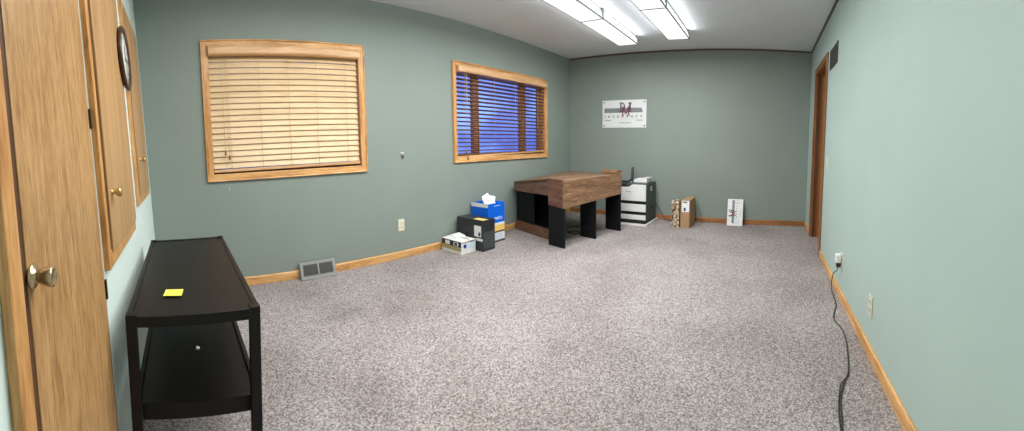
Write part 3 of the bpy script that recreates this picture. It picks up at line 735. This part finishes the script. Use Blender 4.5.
def sign(name, label, cat, W, H, place, group):
    """printed board W x H; place maps (along, up, out) of the board to the room"""
    base = Vector(place(W/2, 0, 0))
    root = thing(name, label, cat, base, group)
    MB(place).box(0, W, 0, H, 0, .006).build('board', 'sign_white', root, bevel=.002)
    z = .0062
    bd = MB(place)
    bd.box(.045*W, .40*W, .545*H, .71*H, z, z+.0008)
    bd.hexa([(.62*W, .545*H, z), (.925*W, .545*H, z), (.895*W, .71*H, z), (.62*W, .71*H, z), (.62*W, .545*H, z+.0008), (.925*W, .545*H, z+.0008), (.895*W, .71*H, z+.0008), (.62*W, .71*H, z+.0008)])
    bd.box(.40*W, .62*W, .545*H, .71*H, z, z+.0007)
    bd.build('grey_band', 'sign_grey', root)
    d = MB(place)
    for r in mono_D():
        d.hexa([(.40*W+a*.17*W, .55*H+b*.36*H, z+.001) for a, b in r]+[(.40*W+a*.17*W, .55*H+b*.36*H, z+.002) for a, b in r])
    d.box(.615*W, .655*W, .56*H, .9*H, z+.001, z+.002).box(.60*W, .67*W, .86*H, .9*H, z+.001, z+.002)
    d.build('monogram', 'sign_dark', root)
    d = MB(place)
    for r in mono_M():
        d.hexa([(.455*W+a*.17*W, .43*H+b*.33*H, z+.0022) for a, b in r]+[(.455*W+a*.17*W, .43*H+b*.33*H, z+.0032) for a, b in r])
    d.build('monogram', 'sign_red', root)
    # spaced word under the band
    for k, ch in enumerate('INSURANCE'):
        me = text_mesh(ch, .115*H, .001)
        cx = (.052+k*.1045)*W
        for v in me.vertices: v.co = Vector(place(cx+v.co.x, .40*H+v.co.y, z+.0008+v.co.z))-base
        me.materials.clear(); me.materials.append(M['sign_dark'])
        o = bpy.data.objects.new('letter', me); COL.objects.link(o); o.parent = root
    for (a0, a1, b0, b1) in ((.045, .20, .255, .28), (.78, .925, .255, .28), (.39, .66, .165, .185)):
        MB(place).box(a0*W, a1*W, b0*H, b1*H, z, z+.0008).build('small_print', 'sign_grey', root)
    return root
# on the back wall: along runs to the right as seen from the room (-y)
sw = sign('wall_sign', 'white sign board with red monogram and grey band screwed high on the back wall', 'sign', .708, .412,
          lambda a, b, o: Vector((XB-o, 2.452-a, 1.342+b)), 'printed sign boards')
for (a, b) in ((.03, .03), (.678, .03), (.03, .382), (.678, .382)):
    MB().lathe((XB-.006, 2.452-a, 1.342+b), (-1, 0, 0), [(0, 0), (.011, 0), (.009, .004), (0, .0045)], 12).build('screw', 'charcoal', sw)
# smaller copy of it standing on its short end against the baseboard, turned a quarter
lh, lw = .372, .216
tl = math.asin(.11/lh)
def stand(a, b, o):
    up = lh-a; across = b          # long side runs downwards, the band stays on the left
    return Vector((5.075+up*math.sin(tl)-o*math.cos(tl), .513-(lw-across), up*math.cos(tl)+.001+o*math.sin(tl)))
sign('leaning_sign', 'small white sign with red monogram standing on end against the back wall', 'sign', lh, lw, stand, 'printed sign boards')

# ------------------------------------------------------------------ right wall: door, return grille, switch, outlets, plug and cord
d2 = struct_empty('door_2', (4.2, YR, 0))
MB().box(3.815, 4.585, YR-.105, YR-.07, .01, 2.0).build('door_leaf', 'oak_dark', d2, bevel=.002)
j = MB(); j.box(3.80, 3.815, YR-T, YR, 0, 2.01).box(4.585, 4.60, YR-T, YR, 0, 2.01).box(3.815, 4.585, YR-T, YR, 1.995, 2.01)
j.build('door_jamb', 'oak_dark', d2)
MB().box(4.575, 4.5845, YR-.045, YR-.012, .0, 1.994).build('shaded_door_stop', 'reveal', d2)
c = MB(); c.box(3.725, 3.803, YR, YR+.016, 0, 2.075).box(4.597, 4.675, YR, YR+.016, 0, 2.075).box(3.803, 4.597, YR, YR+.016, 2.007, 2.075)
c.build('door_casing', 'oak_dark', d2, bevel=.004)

gv = thing('return_grille', 'dark grey air grille high on the right wall beside the door', 'vent', (3.42, YR, 1.84))
g = MB(); x0, x1, z0, z1 = 3.22, 3.61, 1.862, 2.05
g.box(x0, x1, YR, YR+.008, z0, z0+.022).box(x0, x1, YR, YR+.008, z1-.022, z1).box(x0, x0+.022, YR, YR+.008, z0+.022, z1-.022).box(x1-.022, x1, YR, YR+.008, z0+.022, z1-.022).box(3.40, 3.412, YR, YR+.008, z0+.022, z1-.022)
g.build('frame', 'vent', gv, bevel=.002)
MB().box(x0+.02, x1-.02, YR, YR+.002, z0+.02, z1-.02).build('backing', 'vent_dark', gv)
g = MB()
for k in range(12):
    z = z0+.026+k*.0122
    g.hexa([(x0+.022, YR+.002, z), (x1-.022, YR+.002, z), (x1-.022, YR+.007, z+.006), (x0+.022, YR+.007, z+.006), (x0+.022, YR+.002, z+.002), (x1-.022, YR+.002, z+.002), (x1-.022, YR+.007, z+.008), (x0+.022, YR+.007, z+.008)])
g.build('louvres', 'vent', gv)

sw_ = thing('light_switch', 'cream light switch on the right wall next to the door casing', 'switch', (3.53, YR, .92))
MB().box(3.495, 3.565, YR, YR+.006, .915, 1.03).build('cover_plate', 'ivory', sw_, bevel=.002)
MB().box(3.524, 3.536, YR+.006, YR+.014, .962, .984).build('toggle', 'ivory', sw_, bevel=.002)

def outlet(name, label, at, mat, axis, group):
    """duplex receptacle; axis: +1 faces +y (right wall), -1 faces -y (window wall)"""
    x, y, z = at
    root = thing(name, label, 'outlet', (x, y, z-.058), group)
    b = lambda x0, x1, d0, d1, z0, z1: MB().box(x0, x1, min(y+axis*d0, y+axis*d1), max(y+axis*d0, y+axis*d1), z0, z1)
    b(x-.036, x+.036, 0, .006, z-.058, z+.058).build('cover_plate', mat, root, bevel=.002)
    for dz in (-.022, .022):
        r = b(x-.017, x+.017, .006, .009, z+dz-.014, z+dz+.014).build('receptacle', mat, root, bevel=.003)
        s = b(x-.009, x-.006, .009, .0095, z+dz-.004, z+dz+.007)
        for (p, q) in ((x+.006, x+.009),): s.box(p, q, min(y+axis*.009, y+axis*.0095), max(y+axis*.009, y+axis*.0095), z+dz-.004, z+dz+.007)
        s.build('slots', 'black', r)
    return root
outlet('wall_outlet', 'white wall outlet on the sage wall between the two windows', (2.01, YW, .328), 'ivory', -1, 'wall outlets')
outlet('wall_outlet', 'wall outlet low on the right wall with a white adapter plugged in', (2.672, YR, .285), 'ivory', 1, 'wall outlets')
outlet('wall_outlet', 'empty beige wall outlet on the right wall nearest the camera', (1.893, YR, .272), 'beige', 1, 'wall outlets')

ad = thing('plug_adapter', 'white plug adapter pushed into the right wall outlet', 'plug', (2.675, YR+.0096, .25))
MB().box(2.645, 2.705, YR+.0097, YR+.05, .272, .335).build('adapter_body', 'white_plastic', ad, bevel=.008)
MB().box(2.655, 2.69, YR+.012, YR+.044, .236, .271).build('plug_end', 'cable', ad, bevel=.006)
path = [(2.672, YR+.028, .235), (2.68, YR+.036, .205), (2.73, YR+.05, .17), (2.79, YR+.05, .08), (2.79, YR+.045, .015), (2.74, YR+.045, .006), (2.66, YR+.05, .006), (2.54, -.53, .006), (2.44, -.50, .006), (2.335, -.475, .006), (2.24, -.49, .006), (2.17, -.502, .006), (2.06, -.497, .006), (1.955, -.482, .006), (1.84, -.462, .006), (1.748, -.443, .006), (1.69, -.415, .006), (1.62, -.386, .006), (1.56, -.366, .006), (1.49, -.354, .006), (1.42, -.344, .006), (1.37, -.336, .006), (1.2, -.33, .006), (1.0, -.36, .006)]
pc_ = tag(MB().tube(smooth_path(path, 5), .0032, 8).build('power_cord', 'cable'), 'dark power cord running from the adapter across the carpet along the right wall', 'cord')
p2 = [(1.72, -.437, .006), (1.66, -.388, .006), (1.59, -.366, .0065), (1.5, -.345, .006), (1.40, -.331, .006), (1.3, -.326, .006), (1.1, -.33, .006)]
MB().tube(smooth_path(p2, 5), .0027, 8).build('cord_strand', 'cable', pc_)

# ------------------------------------------------------------------ window wall: small hook, bracket, floor register
br = thing('wall_bracket', 'small metal bracket on the sage wall between the windows', 'bracket', (2.045, YW, 1.0))
MB().box(2.025, 2.067, YW-.004, YW, 1.03, 1.045).build('bracket_plate', 'beige', br, bevel=.001)
MB().box(2.036, 2.056, YW-.018, YW, .985, 1.03).build('bracket_body', 'steel', br, bevel=.004)
MB().lathe((2.046, YW-.018, 1.0), (0, -1, 0), [(0, 0), (.007, 0), (.006, .008), (0, .009)], 12).build('screw_hole', 'black', br)
hk = MB().tube([(.384, YW, .82), (.384, YW-.012, .818), (.384, YW-.016, .808), (.384, YW-.010, .800)], .003, 8)
tag(hk.build('wall_hook', 'paper'), 'tiny white hook on the sage wall below the closed blind', 'hook')

fr = thing('floor_register', 'grey metal floor register sitting against the baseboard under the closed window', 'vent', (1.108, 2.98, 0))
x0, x1 = .945, 1.272
yb0, yb1, rz = YW-.088, YW-.034, .136
def slope(x, t, o):       # point on the sloping face, t from bottom to top, o outwards
    return (x, yb0+.012+(yb1-yb0-.012)*t-o, .012+(rz-.012)*t)
rb = MB().prism([(x0, YW-.0145, 0), (x0, yb0, 0), (x0, yb0, .010), (x0, yb0+.014, .014), (x0, yb1, rz), (x0, YW-.0145, rz)], (x1-x0, 0, 0))
rb.build('register_body', 'grey_metal', fr, bevel=.002)
for (a, b) in ((x0+.028, x0+.158), (x0+.172, x1-.028)):
    p_ = MB(slope).box(a, b, .16, .86, -.003, .0015).build('grille', 'grey_dark', fr)
    lv = MB(slope)
    for k in range(9):
        t = .2+k*.072
        lv.box(a+.003, b-.003, t, t+.025, .0015, .004)
    lv.build('louvres', 'vent', p_)

# specks of lint on the carpet
for i, (x, y, r) in enumerate(((4.28, 1.10, .008), (4.75, .17, .006), (2.08, -.46+.25, .005))):
    l = MB().lathe((x, y, 0), (0, 0, 1), [(r, 0.0), (r*1.1, .003), (r*.5, .006), (0, .007)], 7)
    o = l.build('lint_speck', 'lint')
    tag(o, ['white lint speck on the carpet in front of the cardboard box', 'white lint speck on the carpet in front of the far right baseboard', 'white lint speck on the carpet beside the power cord'][i], 'lint', 'lint specks on the carpet')

# ------------------------------------------------------------------ outdoors: snowy ground under a dusk sky
structure(MB().box(-12, 22, YW+T+.02, 30, -.5, -.35).build('ground', 'dirt'))
wd = bpy.data.worlds.new('dusk'); SC.world = wd; wd.use_nodes = True
nt = wd.node_tree; bg = nt.nodes['Background']
tc = N(nt, 'ShaderNodeTexCoord'); sp = N(nt, 'ShaderNodeSeparateXYZ'); rp = N(nt, 'ShaderNodeValToRGB')
nt.links.new(tc.outputs['Generated'], sp.inputs[0]); nt.links.new(sp.outputs['Z'], rp.inputs['Fac'])
e = rp.color_ramp.elements
e[0].position = 0.; e[0].color = srgb(96, 120, 214); e[1].position = .5; e[1].color = srgb(72, 92, 190)
k = e.new(.06); k.color = srgb(120, 148, 236)
nt.links.new(rp.outputs['Color'], bg.inputs['Color']); bg.inputs['Strength'].default_value = 2.1
cl = N(nt, 'ShaderNodeTexNoise'); cl.inputs['Scale'].default_value = 9; cl.inputs['Detail'].default_value = 4
nt.links.new(tc.outputs['Generated'], cl.inputs['Vector'])
cr = N(nt, 'ShaderNodeValToRGB'); cr.color_ramp.elements[0].position = .4; cr.color_ramp.elements[0].color = (.55, .55, .62, 1); cr.color_ramp.elements[1].position = .62; cr.color_ramp.elements[1].color = (1.25, 1.3, 1.1, 1)
nt.links.new(cl.outputs['Fac'], cr.inputs['Fac'])
mm_ = N(nt, 'ShaderNodeMix'); mm_.data_type = 'RGBA'; mm_.blend_type = 'MULTIPLY'; mm_.inputs['Factor'].default_value = 1
nt.links.new(rp.outputs['Color'], mm_.inputs[6]); nt.links.new(cr.outputs['Color'], mm_.inputs[7]); nt.links.new(mm_.outputs[2], bg.inputs['Color'])

# ------------------------------------------------------------------ camera: cylindrical panorama as swept by hand
F, CX, CY, TX, TY = 372.8646, 765.7722, 168.9388, .0347, -.06
Rm = Matrix.Rotation(TX, 3, 'X') @ Matrix.Rotation(TY, 3, 'Y')     # room -> camera axes (x ahead, y left, z up)
cam = bpy.data.cameras.new('camera'); co_ = bpy.data.objects.new('camera', cam); COL.objects.link(co_)
B3 = Rm.transposed() @ Matrix(((0, 0, -1), (-1, 0, 0), (0, 1, 0)))
co_.matrix_world = Matrix.Translation((0, 0, CAM_H)) @ B3.to_4x4()
cam.type = 'PANO'; cam.panorama_type = 'CENTRAL_CYLINDRICAL'
cam.central_cylindrical_radius = 1.
cam.central_cylindrical_range_u_min = -CX/F; cam.central_cylindrical_range_u_max = (1024-CX)/F
cam.central_cylindrical_range_v_min = (CY-431)/F; cam.central_cylindrical_range_v_max = CY/F
cam.clip_start = .01
SC.camera = co_

vs = SC.view_settings
vs.view_transform = 'Standard'; vs.look = 'None'; vs.gamma = 1; vs.exposure = 0; vs.use_curve_mapping = False
SC.cycles.use_denoising = True
SC.cycles.max_bounces = 10; SC.cycles.diffuse_bounces = 6
